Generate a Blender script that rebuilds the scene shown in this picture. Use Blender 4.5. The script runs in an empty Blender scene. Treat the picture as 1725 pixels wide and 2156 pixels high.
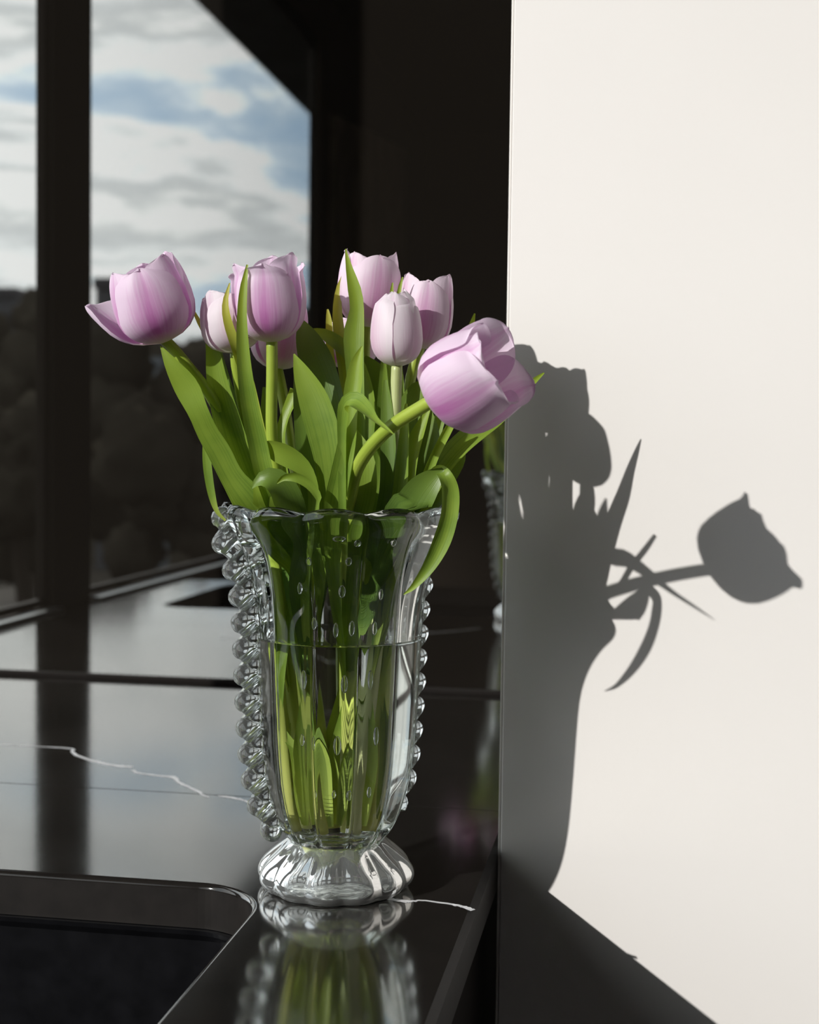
import bpy, bmesh, math, random
import numpy as np
from mathutils import Vector, Matrix, noise as mnoise

C = bpy.context.scene.collection
sc = bpy.context.scene
PI = math.pi

# ---------------------------------------------------------------- camera
CX, CY, FPX = 862.5, 1078.0, 2926.07            # photograph is 1725 x 2156
CAMP = np.array([0.0, 0.0, 1.213])
yaw, pit, rol = .167338, .0464929, .013063
_fw = np.array([-math.sin(yaw)*math.cos(pit), math.cos(yaw)*math.cos(pit), -math.sin(pit)])
_r0 = np.array([math.cos(yaw), math.sin(yaw), 0.0]); _u0 = np.cross(_r0, _fw)
_r = math.cos(rol)*_r0 + math.sin(rol)*_u0; _u = math.cos(rol)*_u0 - math.sin(rol)*_r0
cam_d = bpy.data.cameras.new('camera'); cam = bpy.data.objects.new('camera', cam_d); C.objects.link(cam)
cam.matrix_world = Matrix(((_r[0], _u[0], -_fw[0], CAMP[0]), (_r[1], _u[1], -_fw[1], CAMP[1]),
                           (_r[2], _u[2], -_fw[2], CAMP[2]), (0, 0, 0, 1)))
cam_d.sensor_fit = 'HORIZONTAL'; cam_d.sensor_width = 36.0; cam_d.lens = FPX/1725*36.0
cam_d.clip_start = .02; cam_d.clip_end = 500
cam_d.dof.use_dof = True; cam_d.dof.focus_distance = .925; cam_d.dof.aperture_fstop = 10.0
sc.camera = cam

# ---------------------------------------------------------------- world
w = bpy.data.worlds.new('cloudy_sky'); sc.world = w; w.use_nodes = True
nt = w.node_tree; nt.nodes.clear()
def N(t, typ, **kw):
    n = t.nodes.new(typ)
    for k, v in kw.items():
        if k == 'ins':
            for kk, vv in v.items(): n.inputs[kk].default_value = vv
        else: setattr(n, k, v)
    return n
def ramp(t, stops, interp='LINEAR'):
    n = t.nodes.new('ShaderNodeValToRGB'); e = n.color_ramp.elements
    n.color_ramp.interpolation = interp
    while len(e) < len(stops): e.new(.5)
    for k, (p, c) in enumerate(stops): e[k].position = p; e[k].color = (*c, 1)
    return n
tc = N(nt, 'ShaderNodeTexCoord'); sp = N(nt, 'ShaderNodeSeparateXYZ')
nt.links.new(tc.outputs['Generated'], sp.inputs[0])
mpw = N(nt, 'ShaderNodeMapping'); mpw.inputs['Scale'].default_value = (1.0, 1.0, 4.2); mpw.inputs['Location'].default_value = (1.9, 1.1, 7.7)
nt.links.new(tc.outputs['Generated'], mpw.inputs[0])
n1 = N(nt, 'ShaderNodeTexNoise', ins={'Scale': 3.4, 'Detail': 7, 'Roughness': .56, 'Distortion': .35})
nt.links.new(mpw.outputs[0], n1.inputs['Vector'])
cr = ramp(nt, [(.30, (.40, .56, .76)), (.42, (.50, .64, .78)), (.475, (1.35, 1.40, 1.38)), (.51, (1.05, 1.08, 1.08)), (.56, (.50, .53, .55)), (.61, (1.1, 1.12, 1.1)), (.70, (2.0, 2.0, 1.94))], 'B_SPLINE')
nt.links.new(n1.outputs['Fac'], cr.inputs[0])
hz = N(nt, 'ShaderNodeMapRange', ins={'From Min': -.03, 'From Max': .02}); nt.links.new(sp.outputs['Z'], hz.inputs['Value'])
mx = N(nt, 'ShaderNodeMix', data_type='RGBA'); mx.inputs[6].default_value = (.05, .048, .042, 1)
nt.links.new(hz.outputs[0], mx.inputs[0]); nt.links.new(cr.outputs[0], mx.inputs[7])
bg = N(nt, 'ShaderNodeBackground', ins={'Strength': 2.3}); nt.links.new(mx.outputs[2], bg.inputs['Color'])
wo = N(nt, 'ShaderNodeOutputWorld'); nt.links.new(bg.outputs[0], wo.inputs[0])

# ---------------------------------------------------------------- sun
AZ, EL = math.radians(39.7), math.radians(22.95)
SUN = Vector((math.sin(AZ)*math.cos(EL), math.cos(AZ)*math.cos(EL), -math.sin(EL)))
sd = bpy.data.lights.new('sun', 'SUN'); sun = bpy.data.objects.new('sun', sd); C.objects.link(sun)
sun.rotation_euler = SUN.to_track_quat('-Z', 'Y').to_euler(); sun.location = (-6, -7, 6)
sd.energy = 4.3; sd.color = (1.0, .965, .92); sd.angle = math.radians(.55)
sd.cycles.is_caustics_light = True

# ---------------------------------------------------------------- exposure and sampling
sc.view_settings.view_transform = 'Standard'; sc.view_settings.look = 'None'
sc.view_settings.exposure = 0.0; sc.view_settings.gamma = 1.0; sc.view_settings.use_curve_mapping = False
cy = sc.cycles
cy.use_denoising = True
cy.max_bounces = 20; cy.transmission_bounces = 18; cy.glossy_bounces = 8; cy.diffuse_bounces = 4; cy.transparent_max_bounces = 12
cy.caustics_reflective = True; cy.caustics_refractive = True; cy.blur_glossy = .6
cy.sample_clamp_indirect = 6.0

# ---------------------------------------------------------------- pixel -> point at a depth Y
def at(px, py, Y):
    d = (px-CX)/FPX*_r - (py-CY)/FPX*_u + _fw
    return CAMP + d*(Y/d[1])
def on_top(px, py, z=.9):
    d = (px-CX)/FPX*_r - (py-CY)/FPX*_u + _fw
    return CAMP + d*((z-CAMP[2])/d[2])

# ---------------------------------------------------------------- materials
def new_mat(name):
    m = bpy.data.materials.new(name); m.use_nodes = True; m.node_tree.nodes.clear(); return m, m.node_tree
def out(t, sh):
    o = t.nodes.new('ShaderNodeOutputMaterial'); t.links.new(sh, o.inputs[0])
def principled(name, col, rough=.5, spec=.5, ior=1.5, metal=0, grain=0, gscale=40, bump=0, coat=0):
    m, t = new_mat(name)
    p = N(t, 'ShaderNodeBsdfPrincipled')
    p.inputs['Base Color'].default_value = (*col, 1); p.inputs['Roughness'].default_value = rough
    p.inputs['Specular IOR Level'].default_value = spec; p.inputs['IOR'].default_value = ior; p.inputs['Metallic'].default_value = metal
    p.inputs['Coat Weight'].default_value = coat
    if grain or bump:
        c = N(t, 'ShaderNodeTexCoord'); n = N(t, 'ShaderNodeTexNoise', ins={'Scale': gscale, 'Detail': 5})
        t.links.new(c.outputs['Object'], n.inputs['Vector'])
        if grain:
            r = ramp(t, [(.3, tuple(x*(1-grain) for x in col)), (.7, tuple(min(1, x*(1+grain)) for x in col))])
            t.links.new(n.outputs['Fac'], r.inputs[0]); t.links.new(r.outputs[0], p.inputs['Base Color'])
        if bump:
            b = N(t, 'ShaderNodeBump', ins={'Strength': bump, 'Distance': .002})
            t.links.new(n.outputs['Fac'], b.inputs['Height']); t.links.new(b.outputs[0], p.inputs['Normal'])
    out(t, p.outputs[0]); return m
def glassy(name, ior, col=(1, 1, 1), rough=0.0):
    m, t = new_mat(name); g = N(t, 'ShaderNodeBsdfGlass', ins={'IOR': ior, 'Roughness': rough}); g.inputs['Color'].default_value = (*col, 1)
    out(t, g.outputs[0]); return m
def pane_mat():
    m, t = new_mat('window_glass'); a = N(t, 'ShaderNodeBsdfTransparent'); a.inputs[0].default_value = (.95, .96, .96, 1)
    g = N(t, 'ShaderNodeBsdfGlossy', ins={'Roughness': 0.0}); lw = N(t, 'ShaderNodeLayerWeight', ins={'Blend': .5})
    f5 = N(t, 'ShaderNodeMath', operation='POWER', ins={1: 5.0}); t.links.new(lw.outputs['Facing'], f5.inputs[0])
    f = N(t, 'ShaderNodeMath', operation='MULTIPLY_ADD', ins={1: .96, 2: .03}); t.links.new(f5.outputs[0], f.inputs[0])
    x = N(t, 'ShaderNodeMixShader'); t.links.new(f.outputs[0], x.inputs[0]); t.links.new(a.outputs[0], x.inputs[1]); t.links.new(g.outputs[0], x.inputs[2])
    out(t, x.outputs[0]); return m
def mirror_mat():
    # smoked mirror with a faint diffuse haze mixed in to lift its blacks
    m, t = new_mat('smoked_mirror'); g = N(t, 'ShaderNodeBsdfGlossy', ins={'Roughness': .012}); g.inputs[0].default_value = (.44, .44, .43, 1)
    d = N(t, 'ShaderNodeBsdfDiffuse'); d.inputs[0].default_value = (.75, .62, .50, 1); x = N(t, 'ShaderNodeMixShader', ins={0: .011})
    t.links.new(g.outputs[0], x.inputs[1]); t.links.new(d.outputs[0], x.inputs[2]); out(t, x.outputs[0]); return m
def leaf_mat(name, a, b, tip, trans=.35, foot=None):
    m, t = new_mat(name)
    uv = N(t, 'ShaderNodeUVMap'); s = N(t, 'ShaderNodeSeparateXYZ'); t.links.new(uv.outputs[0], s.inputs[0])
    mp = N(t, 'ShaderNodeMapping'); mp.inputs['Scale'].default_value = (26, 2.2, 1); t.links.new(uv.outputs[0], mp.inputs[0])
    n = N(t, 'ShaderNodeTexNoise', ins={'Scale': 1.0, 'Detail': 3}); t.links.new(mp.outputs[0], n.inputs['Vector'])
    tcx = N(t, 'ShaderNodeTexCoord'); n2 = N(t, 'ShaderNodeTexNoise', ins={'Scale': 45, 'Detail': 2}); t.links.new(tcx.outputs['Object'], n2.inputs['Vector'])
    ad = N(t, 'ShaderNodeMath', operation='ADD'); t.links.new(n.outputs[0], ad.inputs[0]); t.links.new(n2.outputs[0], ad.inputs[1])
    hf = N(t, 'ShaderNodeMath', operation='MULTIPLY', ins={1: .5}); t.links.new(ad.outputs[0], hf.inputs[0])
    r = ramp(t, [(.38, a), (.62, b)]); t.links.new(hf.outputs[0], r.inputs[0])
    tr = N(t, 'ShaderNodeMapRange', ins={'From Min': .80, 'From Max': 1.0}); t.links.new(s.outputs['Y'], tr.inputs['Value'])
    x = N(t, 'ShaderNodeMix', data_type='RGBA'); x.inputs[7].default_value = (*tip, 1)
    t.links.new(tr.outputs[0], x.inputs[0]); t.links.new(r.outputs[0], x.inputs[6])
    if foot:  # paler base colour; on leaves it also paints in light inside the vase
        fr = N(t, 'ShaderNodeMapRange', ins={'From Min': .0, 'From Max': .30, 'To Min': 1.0, 'To Max': 0.0}); t.links.new(s.outputs['Y'], fr.inputs['Value'])
        x0 = x; x = N(t, 'ShaderNodeMix', data_type='RGBA'); x.inputs[7].default_value = (*foot, 1)
        t.links.new(fr.outputs[0], x.inputs[0]); t.links.new(x0.outputs[2], x.inputs[6])
    p = N(t, 'ShaderNodeBsdfPrincipled', ins={'Roughness': .36, 'Specular IOR Level': .5}); t.links.new(x.outputs[2], p.inputs['Base Color'])
    b_ = N(t, 'ShaderNodeBump', ins={'Strength': .25, 'Distance': .0006}); t.links.new(n.outputs[0], b_.inputs['Height']); t.links.new(b_.outputs[0], p.inputs['Normal'])
    tl = N(t, 'ShaderNodeBsdfTranslucent')
    hs = N(t, 'ShaderNodeMix', data_type='RGBA', blend_type='MULTIPLY'); hs.inputs[0].default_value = 1; hs.inputs[7].default_value = (1.25, 1.15, .5, 1)
    t.links.new(x.outputs[2], hs.inputs[6]); t.links.new(hs.outputs[2], tl.inputs[0])
    ms = N(t, 'ShaderNodeMixShader', ins={0: trans}); t.links.new(p.outputs[0], ms.inputs[1]); t.links.new(tl.outputs[0], ms.inputs[2])
    out(t, ms.outputs[0]); return m
def petal_mat(name, mid, edge, base, trans=.32):
    m, t = new_mat(name)
    uv = N(t, 'ShaderNodeUVMap'); s = N(t, 'ShaderNodeSeparateXYZ'); t.links.new(uv.outputs[0], s.inputs[0])
    # distance from the midline, 0 .. 1
    sb = N(t, 'ShaderNodeMath', operation='SUBTRACT', ins={1: .5}); t.links.new(s.outputs['X'], sb.inputs[0])
    ab = N(t, 'ShaderNodeMath', operation='ABSOLUTE'); t.links.new(sb.outputs[0], ab.inputs[0])
    mp = N(t, 'ShaderNodeMapping'); mp.inputs['Scale'].default_value = (30, 1.6, 1); t.links.new(uv.outputs[0], mp.inputs[0])
    n = N(t, 'ShaderNodeTexNoise', ins={'Scale': 1.0, 'Detail': 4}); t.links.new(mp.outputs[0], n.inputs['Vector'])
    v2 = N(t, 'ShaderNodeMath', operation='POWER', ins={1: 2.2}); t.links.new(s.outputs['Y'], v2.inputs[0])
    e1 = N(t, 'ShaderNodeMath', operation='MULTIPLY_ADD', ins={1: 1.5}); t.links.new(ab.outputs[0], e1.inputs[0])
    vv = N(t, 'ShaderNodeMath', operation='MULTIPLY', ins={1: .55}); t.links.new(v2.outputs[0], vv.inputs[0]); t.links.new(vv.outputs[0], e1.inputs[2])
    e2 = N(t, 'ShaderNodeMath', operation='MULTIPLY_ADD', ins={1: .5}); t.links.new(n.outputs[0], e2.inputs[0]); t.links.new(e1.outputs[0], e2.inputs[2])
    r = ramp(t, [(.30, mid), (.62, tuple((a_+b_)/2 for a_, b_ in zip(mid, edge))), (.95, edge)]); t.links.new(e2.outputs[0], r.inputs[0])
    bs = N(t, 'ShaderNodeMapRange', ins={'From Min': .02, 'From Max': .20, 'To Min': 1.0, 'To Max': 0.0}); t.links.new(s.outputs['Y'], bs.inputs['Value'])
    x = N(t, 'ShaderNodeMix', data_type='RGBA'); x.inputs[7].default_value = (*base, 1)
    t.links.new(bs.outputs[0], x.inputs[0]); t.links.new(r.outputs[0], x.inputs[6])
    p = N(t, 'ShaderNodeBsdfPrincipled', ins={'Roughness': .48, 'Specular IOR Level': .35, 'Sheen Weight': .1}); t.links.new(x.outputs[2], p.inputs['Base Color'])
    b_ = N(t, 'ShaderNodeBump', ins={'Strength': .22, 'Distance': .0006}); t.links.new(n.outputs[0], b_.inputs['Height']); t.links.new(b_.outputs[0], p.inputs['Normal'])
    tl = N(t, 'ShaderNodeBsdfTranslucent'); t.links.new(x.outputs[2], tl.inputs[0])
    ms = N(t, 'ShaderNodeMixShader', ins={0: trans}); t.links.new(p.outputs[0], ms.inputs[1]); t.links.new(tl.outputs[0], ms.inputs[2])
    out(t, ms.outputs[0]); return m
def stone_mat():
    m, t = new_mat('black_marble')
    c = N(t, 'ShaderNodeTexCoord'); n = N(t, 'ShaderNodeTexNoise', ins={'Scale': 9, 'Detail': 8, 'Roughness': .65}); t.links.new(c.outputs['Object'], n.inputs['Vector'])
    r = ramp(t, [(.35, (.010, .0088, .008)), (.75, (.022, .019, .017))]); t.links.new(n.outputs[0], r.inputs[0])
    n2 = N(t, 'ShaderNodeTexNoise', ins={'Scale': 5, 'Detail': 6, 'Roughness': .7}); t.links.new(c.outputs['Object'], n2.inputs['Vector'])
    mr = N(t, 'ShaderNodeMapRange', ins={'To Min': .06, 'To Max': .12}); t.links.new(n2.outputs[0], mr.inputs['Value'])
    d = N(t, 'ShaderNodeBsdfDiffuse'); t.links.new(r.outputs[0], d.inputs['Color'])
    g = N(t, 'ShaderNodeBsdfGlossy'); t.links.new(mr.outputs[0], g.inputs['Roughness']); g.inputs['Color'].default_value = (.96, .95, .93, 1)
    lw = N(t, 'ShaderNodeLayerWeight', ins={'Blend': .5})
    f5 = N(t, 'ShaderNodeMath', operation='POWER', ins={1: 2.4}); t.links.new(lw.outputs['Facing'], f5.inputs[0])
    f = N(t, 'ShaderNodeMath', operation='MULTIPLY_ADD', ins={1: 1.0, 2: .03}); t.links.new(f5.outputs[0], f.inputs[0])
    x = N(t, 'ShaderNodeMixShader'); t.links.new(f.outputs[0], x.inputs[0]); t.links.new(d.outputs[0], x.inputs[1]); t.links.new(g.outputs[0], x.inputs[2])
    out(t, x.outputs[0]); return m

def brightened_glass(name, white_mix):  # diffuse white mixed into clear glass, standing in for scattered sunlight
    m, t = new_mat(name); g = N(t, 'ShaderNodeBsdfGlass', ins={'IOR': 1.5, 'Roughness': 0.0}); g.inputs['Color'].default_value = (.985, .995, .99, 1)
    d = N(t, 'ShaderNodeBsdfDiffuse'); d.inputs[0].default_value = (.85, .88, .87, 1); x = N(t, 'ShaderNodeMixShader', ins={0: white_mix})
    t.links.new(g.outputs[0], x.inputs[1]); t.links.new(d.outputs[0], x.inputs[2]); out(t, x.outputs[0]); return m
def white_base_mat():  # patchy white added under the foot so that the glass looks sunlit
    m, t = new_mat('whitened_glass_base'); c = N(t, 'ShaderNodeTexCoord'); n = N(t, 'ShaderNodeTexNoise', ins={'Scale': 70, 'Detail': 3, 'Distortion': 1.2}); t.links.new(c.outputs['Object'], n.inputs['Vector'])
    r = ramp(t, [(.40, (.25, .25, .25)), (.60, (.9, .9, .9))]); t.links.new(n.outputs[0], r.inputs[0])
    d = N(t, 'ShaderNodeBsdfDiffuse'); d.inputs[0].default_value = (.82, .85, .83, 1)
    g = N(t, 'ShaderNodeBsdfGlass', ins={'IOR': 1.5, 'Roughness': .05}); x = N(t, 'ShaderNodeMixShader')
    t.links.new(r.outputs[0], x.inputs[0]); t.links.new(g.outputs[0], x.inputs[1]); t.links.new(d.outputs[0], x.inputs[2]); out(t, x.outputs[0]); return m
M = dict(
    stone=stone_mat(), vein=principled('white_marble_vein', (.80, .80, .82), .4, .4, 1.5, grain=.2, gscale=160),
    sink=principled('black_sink', (.006, .006, .007), .22, .5, 1.5, grain=.3, gscale=60),
    mirror=mirror_mat(), pane=pane_mat(), seal=principled('black_sealant', (.012, .010, .009), .9, .1),
    cream=principled('cream_lacquer', (.80, .765, .74), .55, .25, grain=.015, gscale=3),
    edge=principled('cream_edge_band', (.83, .79, .75), .45, .4),
    frame=principled('dark_bronze_frame', (.022, .018, .014), .75, .12),
    sill=principled('brushed_aluminium_sill', (.62, .64, .64), .35, .5, metal=1.0),
    dark=principled('dark_brown_paint', (.06, .045, .033), .8, .1),
    floor=principled('dark_oak_floor', (.030, .022, .016), .45, .4, grain=.4, gscale=6),
    brown=principled('brown_wood_panel', (.16, .125, .085), .55, .3, grain=.3, gscale=8),
    ceil=principled('dark_ceiling_paint', (.06, .048, .038), .9, .1),
    foot_glass=brightened_glass('brightened_foot_glass', .10), cord_glass=brightened_glass('brightened_ribbon_glass', .05),
    glass=glassy('clear_crystal_glass', 1.5, (.985, .995, .99)), bubble=glassy('air_in_glass', 1/1.5), water=glassy('water', 1.333, (.985, .995, .98)), water_glass=glassy('water_against_glass', 1.333/1.5, (.99, 1, .985)),
    white_base=white_base_mat(), edge_stone=principled('honed_marble_edge', (.011, .009, .008), .6, .2, grain=.3, gscale=50),
    stem=leaf_mat('tulip_stem', (.33, .45, .050), (.43, .54, .075), (.42, .47, .16), .2, (.74, .74, .24)),
    stem_pale=leaf_mat('pale_tulip_stem', (.46, .52, .20), (.55, .60, .27), (.52, .56, .26), .12, (.72, .72, .40)),
    leaf=leaf_mat('tulip_leaf', (.16, .27, .035), (.26, .38, .055), (.30, .42, .05), .35, (.50, .60, .13)),
    leaf_deep=leaf_mat('deep_tulip_leaf', (.085, .16, .030), (.135, .23, .040), (.17, .26, .04), .24, (.42, .52, .11)),
    leaf_yellow=leaf_mat('yellowing_tulip_leaf', (.30, .40, .055), (.40, .48, .07), (.46, .46, .08)),
    petal=petal_mat('lilac_petal', (.68, .25, .58), (.91, .75, .89), (.84, .82, .66)),
    petal_pale=petal_mat('pale_pink_petal', (.88, .62, .79), (.95, .87, .92), (.88, .88, .76)),
    petal_rose=petal_mat('rosy_petal', (.76, .36, .64), (.92, .78, .88), (.86, .84, .70)),
    ground=principled('dark_soil', (.035, .030, .024), .9, .1, grain=.5, gscale=.6),
    crown=principled('dark_tree_foliage', (.034, .030, .023), .9, .0, grain=.25, gscale=2),
    bark=principled('tree_bark', (.035, .028, .022), .9, .1),
    facade=principled('grey_facade', (.06, .062, .068), .8, .2), roof=principled('slate_roof', (.035, .035, .04), .7, .2),
    pale=principled('pale_cladding', (.16, .18, .20), .7, .2), soffit=principled('grey_soffit', (.075, .080, .082), .7, .2, grain=.3, gscale=3),
)

# ---------------------------------------------------------------- object helpers
def mesh_obj(name, verts, faces, mat, parent=None, smooth=True, uvs=None):
    me = bpy.data.meshes.new(name); me.from_pydata([tuple(map(float, v)) for v in verts], [], faces)
    if uvs is not None:
        l = me.uv_layers.new(name='UVMap'); li = np.empty(len(me.loops), dtype=np.int32); me.loops.foreach_get('vertex_index', li)
        l.data.foreach_set('uv', np.asarray(uvs, dtype=np.float32)[li].ravel())
    if smooth: me.polygons.foreach_set('use_smooth', [True]*len(me.polygons))
    me.materials.append(mat); me.update()
    o = bpy.data.objects.new(name, me); C.objects.link(o)
    if parent is not None:
        o.parent = parent; o.matrix_parent_inverse = Matrix.Translation(-Vector(parent.location))
    return o
def empty(name, loc):
    o = bpy.data.objects.new(name, None); o.location = tuple(map(float, loc)); o.empty_display_size = .02; C.objects.link(o); return o
def tag(o, label=None, cat=None, group=None, kind=None):
    for k, v in (('label', label), ('category', cat), ('group', group), ('kind', kind)):
        if v: o[k] = v
    return o
def bm_obj(name, bm, mat, parent=None, smooth=False):
    me = bpy.data.meshes.new(name); bm.normal_update(); bm.to_mesh(me); bm.free()
    if smooth: me.polygons.foreach_set('use_smooth', [True]*len(me.polygons))
    me.materials.append(mat); o = bpy.data.objects.new(name, me); C.objects.link(o)
    if parent is not None:
        o.parent = parent; o.matrix_parent_inverse = Matrix.Translation(-Vector(parent.location))
    return o
def add_box(bm, x0, x1, y0, y1, z0, z1, bev=0.0, seg=2):
    r = bmesh.ops.create_cube(bm, size=1.0)
    for v in r['verts']:
        v.co = Vector(((x0+x1)/2+v.co.x*(x1-x0), (y0+y1)/2+v.co.y*(y1-y0), (z0+z1)/2+v.co.z*(z1-z0)))
    if bev:
        ed = list({e for v in r['verts'] for e in v.link_edges})
        bmesh.ops.bevel(bm, geom=ed, offset=bev, segments=seg, affect='EDGES', profile=.5)
def box(name, x0, x1, y0, y1, z0, z1, mat, parent=None, bev=0.0):
    bm = bmesh.new(); add_box(bm, x0, x1, y0, y1, z0, z1, bev); return bm_obj(name, bm, mat, parent)
def struct(o): o['kind'] = 'structure'; return o
def catmull(pts, n):
    """pts (k, d) -> n samples along a centripetal-like Catmull-Rom curve, evenly by length"""
    P = np.asarray(pts, float); k = len(P)
    E = np.vstack([2*P[0]-P[1], P, 2*P[-1]-P[-2]]); o_ = []
    for i in range(k-1):
        p0, p1, p2, p3 = E[i], E[i+1], E[i+2], E[i+3]
        for s in np.linspace(0, 1, 24, endpoint=False):
            o_.append(.5*((2*p1)+(-p0+p2)*s+(2*p0-5*p1+4*p2-p3)*s*s+(-p0+3*p1-3*p2+p3)*s**3))
    o_.append(P[-1]); Q = np.array(o_)
    L = np.r_[0, np.cumsum(np.linalg.norm(np.diff(Q[:, :3], axis=0), axis=1))]
    t = np.linspace(0, L[-1], n)
    return np.array([np.interp(t, L, Q[:, j]) for j in range(Q.shape[1])]).T
def unit(v):
    return v/np.maximum(np.linalg.norm(v, axis=-1, keepdims=True), 1e-12)
def tangents(P): return unit(np.gradient(P, axis=0))
def tube(name, P, R, mat, parent=None, seg=10, flat=1.0):
    P = np.asarray(P, float); T = tangents(P); n = len(P)
    ref = np.array([1.0, 0, 0]) if abs(T[0][0]) < .9 else np.array([0, 1.0, 0])
    nrm = np.cross(T[0], ref); nrm /= np.linalg.norm(nrm); V, F, U = [], [], []
    R = np.full(n, R) if np.isscalar(R) else np.asarray(R)
    for i in range(n):
        nrm = nrm - T[i]*np.dot(nrm, T[i]); nrm /= np.linalg.norm(nrm); b = np.cross(T[i], nrm)
        for j in range(seg):
            a = 2*PI*j/seg; V.append(P[i]+R[i]*(math.cos(a)*nrm+flat*math.sin(a)*b)); U.append((j/seg, i/(n-1)*.78))
    for i in range(n-1):
        for j in range(seg):
            F.append((i*seg+j, i*seg+(j+1) % seg, (i+1)*seg+(j+1) % seg, (i+1)*seg+j))
    V.append(P[0]); V.append(P[-1]); U += [(0, 0), (0, .78)]
    for j in range(seg):
        F.append((len(V)-2, (j+1) % seg, j)); F.append((len(V)-1, (n-1)*seg+j, (n-1)*seg+(j+1) % seg))
    return mesh_obj(name, V, F, mat, parent, True, U)

# ================================================================ THE SETTING
XW, YB, ZC, XR = -1.085, 1.745, .90, -.1075
struct(box('floor', -1.3, 1.7, -3.3, 1.95, -.06, 0, M['floor']))
struct(box('ceiling', -1.3, 1.7, -3.3, 1.95, 2.75, 2.85, M['ceil']))
struct(box('wall_back', -1.3, 1.7, YB+.012, YB+.17, 0, 2.75, M['dark']))
struct(box('wall_front', -1.3, 1.7, -3.42, -3.3, 0, 2.75, M['dark']))
struct(box('wall_right', 1.6, 1.72, -3.3, YB+.012, 0, 2.75, M['cream']))
# left wall: apron below the windows, lintel above, solid beyond
wl = bmesh.new()
add_box(wl, XW-.05, XW, -2.9, YB+.012, 0, .895)
add_box(wl, XW-.03, XW, -3.3, YB+.012, 2.56, 2.75)
add_box(wl, XW-.03, XW, -3.3, -1.038, .895, 2.56)
add_box(wl, XW-.03, XW, YB-.004, YB+.012, .895, 2.56)
struct(bm_obj('wall_left', wl, M['dark']))
wp = box('trim_1', XW-.030, XW, .872, 1.051, .895, 2.56, M['frame'], bev=.003); struct(wp)       # broad post between the windows
def window(name, y0, y1):
    o = bmesh.new()
    add_box(o, XW-.03, XW-.012, y0, y1, .9085, .922, .002); add_box(o, XW-.03, XW-.012, y0, y1, 2.52, 2.56, .002)
    add_box(o, XW-.03, XW-.012, y0, y0+.012, .922, 2.52, .002); add_box(o, XW-.03, XW-.012, y1-.012, y1, .922, 2.52, .002)
    f = struct(bm_obj(name, o, M['frame']))
    box('pane', XW-.024, XW-.020, y0+.008, y1-.008, .918, 2.525, M['pane'], f)
    box('sill', XW-.012, XW+.022, y0, y1, .9005, .9075, M['sill'], f, bev=.002)
    return f
window('window_1', -1.038, .872); window('window_2', 1.051, YB-.004)
# brown raked panel on the left wall towards the rear, with board joints
zt = lambda y: 2.34+(-1.17-y)*.13
edges = np.linspace(-1.18, -2.60, 9); tp = None
for k in range(8):
    ya, yb = edges[k]-.003, edges[k+1]+.003
    v = []
    for x in (XW+.002, XW+.022):
        v += [(x, ya, .12), (x, yb, .12), (x, yb, zt(yb)), (x, ya, zt(ya))]
    f = [(0, 3, 2, 1), (4, 5, 6, 7), (0, 1, 5, 4), (1, 2, 6, 5), (2, 3, 7, 6), (3, 0, 4, 7)]
    if tp is None: tp = struct(box('trim_2', XW-.001, XW+.003, -2.62, -1.17, .10, 2.30, M['dark']))
    mesh_obj('board', v, f, M['brown'], tp, False)
# roof overhang outside, above the windows
struct(box('trim_3', -4.34, -1.30, -45.0, 3.0, 5.46, 5.75, M['soffit']))
struct(box('trim_4', -1.30, -1.115, -45.0, 3.0, 2.86, 5.75, M['facade']))       # the outer face above, which carries the canopy

# ================================================================ OUTSIDE
struct(box('ground', -90, -1.4, -120, 60, -3.2, -3.0, M['ground']))
def blob_crown(rad, n, seed, squash=1.1):
    rnd = random.Random(seed); bm = bmesh.new()
    for _ in range(n):
        c = Vector((rnd.gauss(0, .42), rnd.gauss(0, .42), rnd.gauss(0, .42)*squash))*rad; r = rad*rnd.uniform(.32, .62)
        g = bmesh.ops.create_icosphere(bm, subdivisions=3, radius=r)
        for v in g['verts']:
            d = v.co.normalized(); v.co = v.co*(1+.34*mnoise.noise(d*3.5+Vector((seed, _, 0)))+.18*mnoise.noise(d*9+c)) + c
    return bm
def tree(x, y, top, rad, label, seed, shrub=False):
    t = empty('tree' if not shrub else 'bush', (x, y, -3)); tag(t, label, 'tree' if not shrub else 'bush', 'trees outside the window')
    bm = blob_crown(rad, 14, seed)
    for v in bm.verts: v.co += Vector((x, y, top-rad*1.25))
    bm_obj('crown', bm, M['crown'], t, True)
    P = catmull([(x, y, -3), (x+.1, y, -3+(top+3)*.4), (x-.05, y+.1, top-rad*1.1)], 10)
    tube('trunk', P, np.linspace(.04*rad+.1, .05, 10), M['bark'], t, 8)
def mir(px, py, t):
    """point whose image in the splashback mirror lies at this pixel, t metres along Y behind the mirror's virtual eye"""
    p = at(px, py, t); return p[0], 2*YB-p[1], p[2]
outs = [(330, 665, 22, 1.7, 'broad dark tree beyond the wide window'), (470, 630, 30, 2.3, 'tall bushy tree seen between the tulips in the mirror'),
        (585, 640, 40, 2.4, 'dark tree furthest right in the wide window'), (55, 655, 24, 1.1, 'small round tree in the narrow left window'),
        (150, 640, 31, 1.7, 'dark tree hidden partly by the window post')]
for k, (px, py, t, rad, lab) in enumerate(outs):
    x, y, z = mir(px, py, t); tree(x, y, z, rad, lab, 11+k)
for k, (px, py, t, rad, lab) in enumerate([(250, 760, 14, .8, 'low dark bush left of the wide window'), (420, 820, 11, .7, 'low dark bush nearest the wide window'),
                                           (40, 760, 12, .7, 'low dark bush in the narrow left window'), (560, 780, 17, 1.1, 'low dark bush right in the wide window')]):
    x, y, z = mir(px, py, t); tree(x, y, z, rad, lab, 31+k, True)
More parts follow.
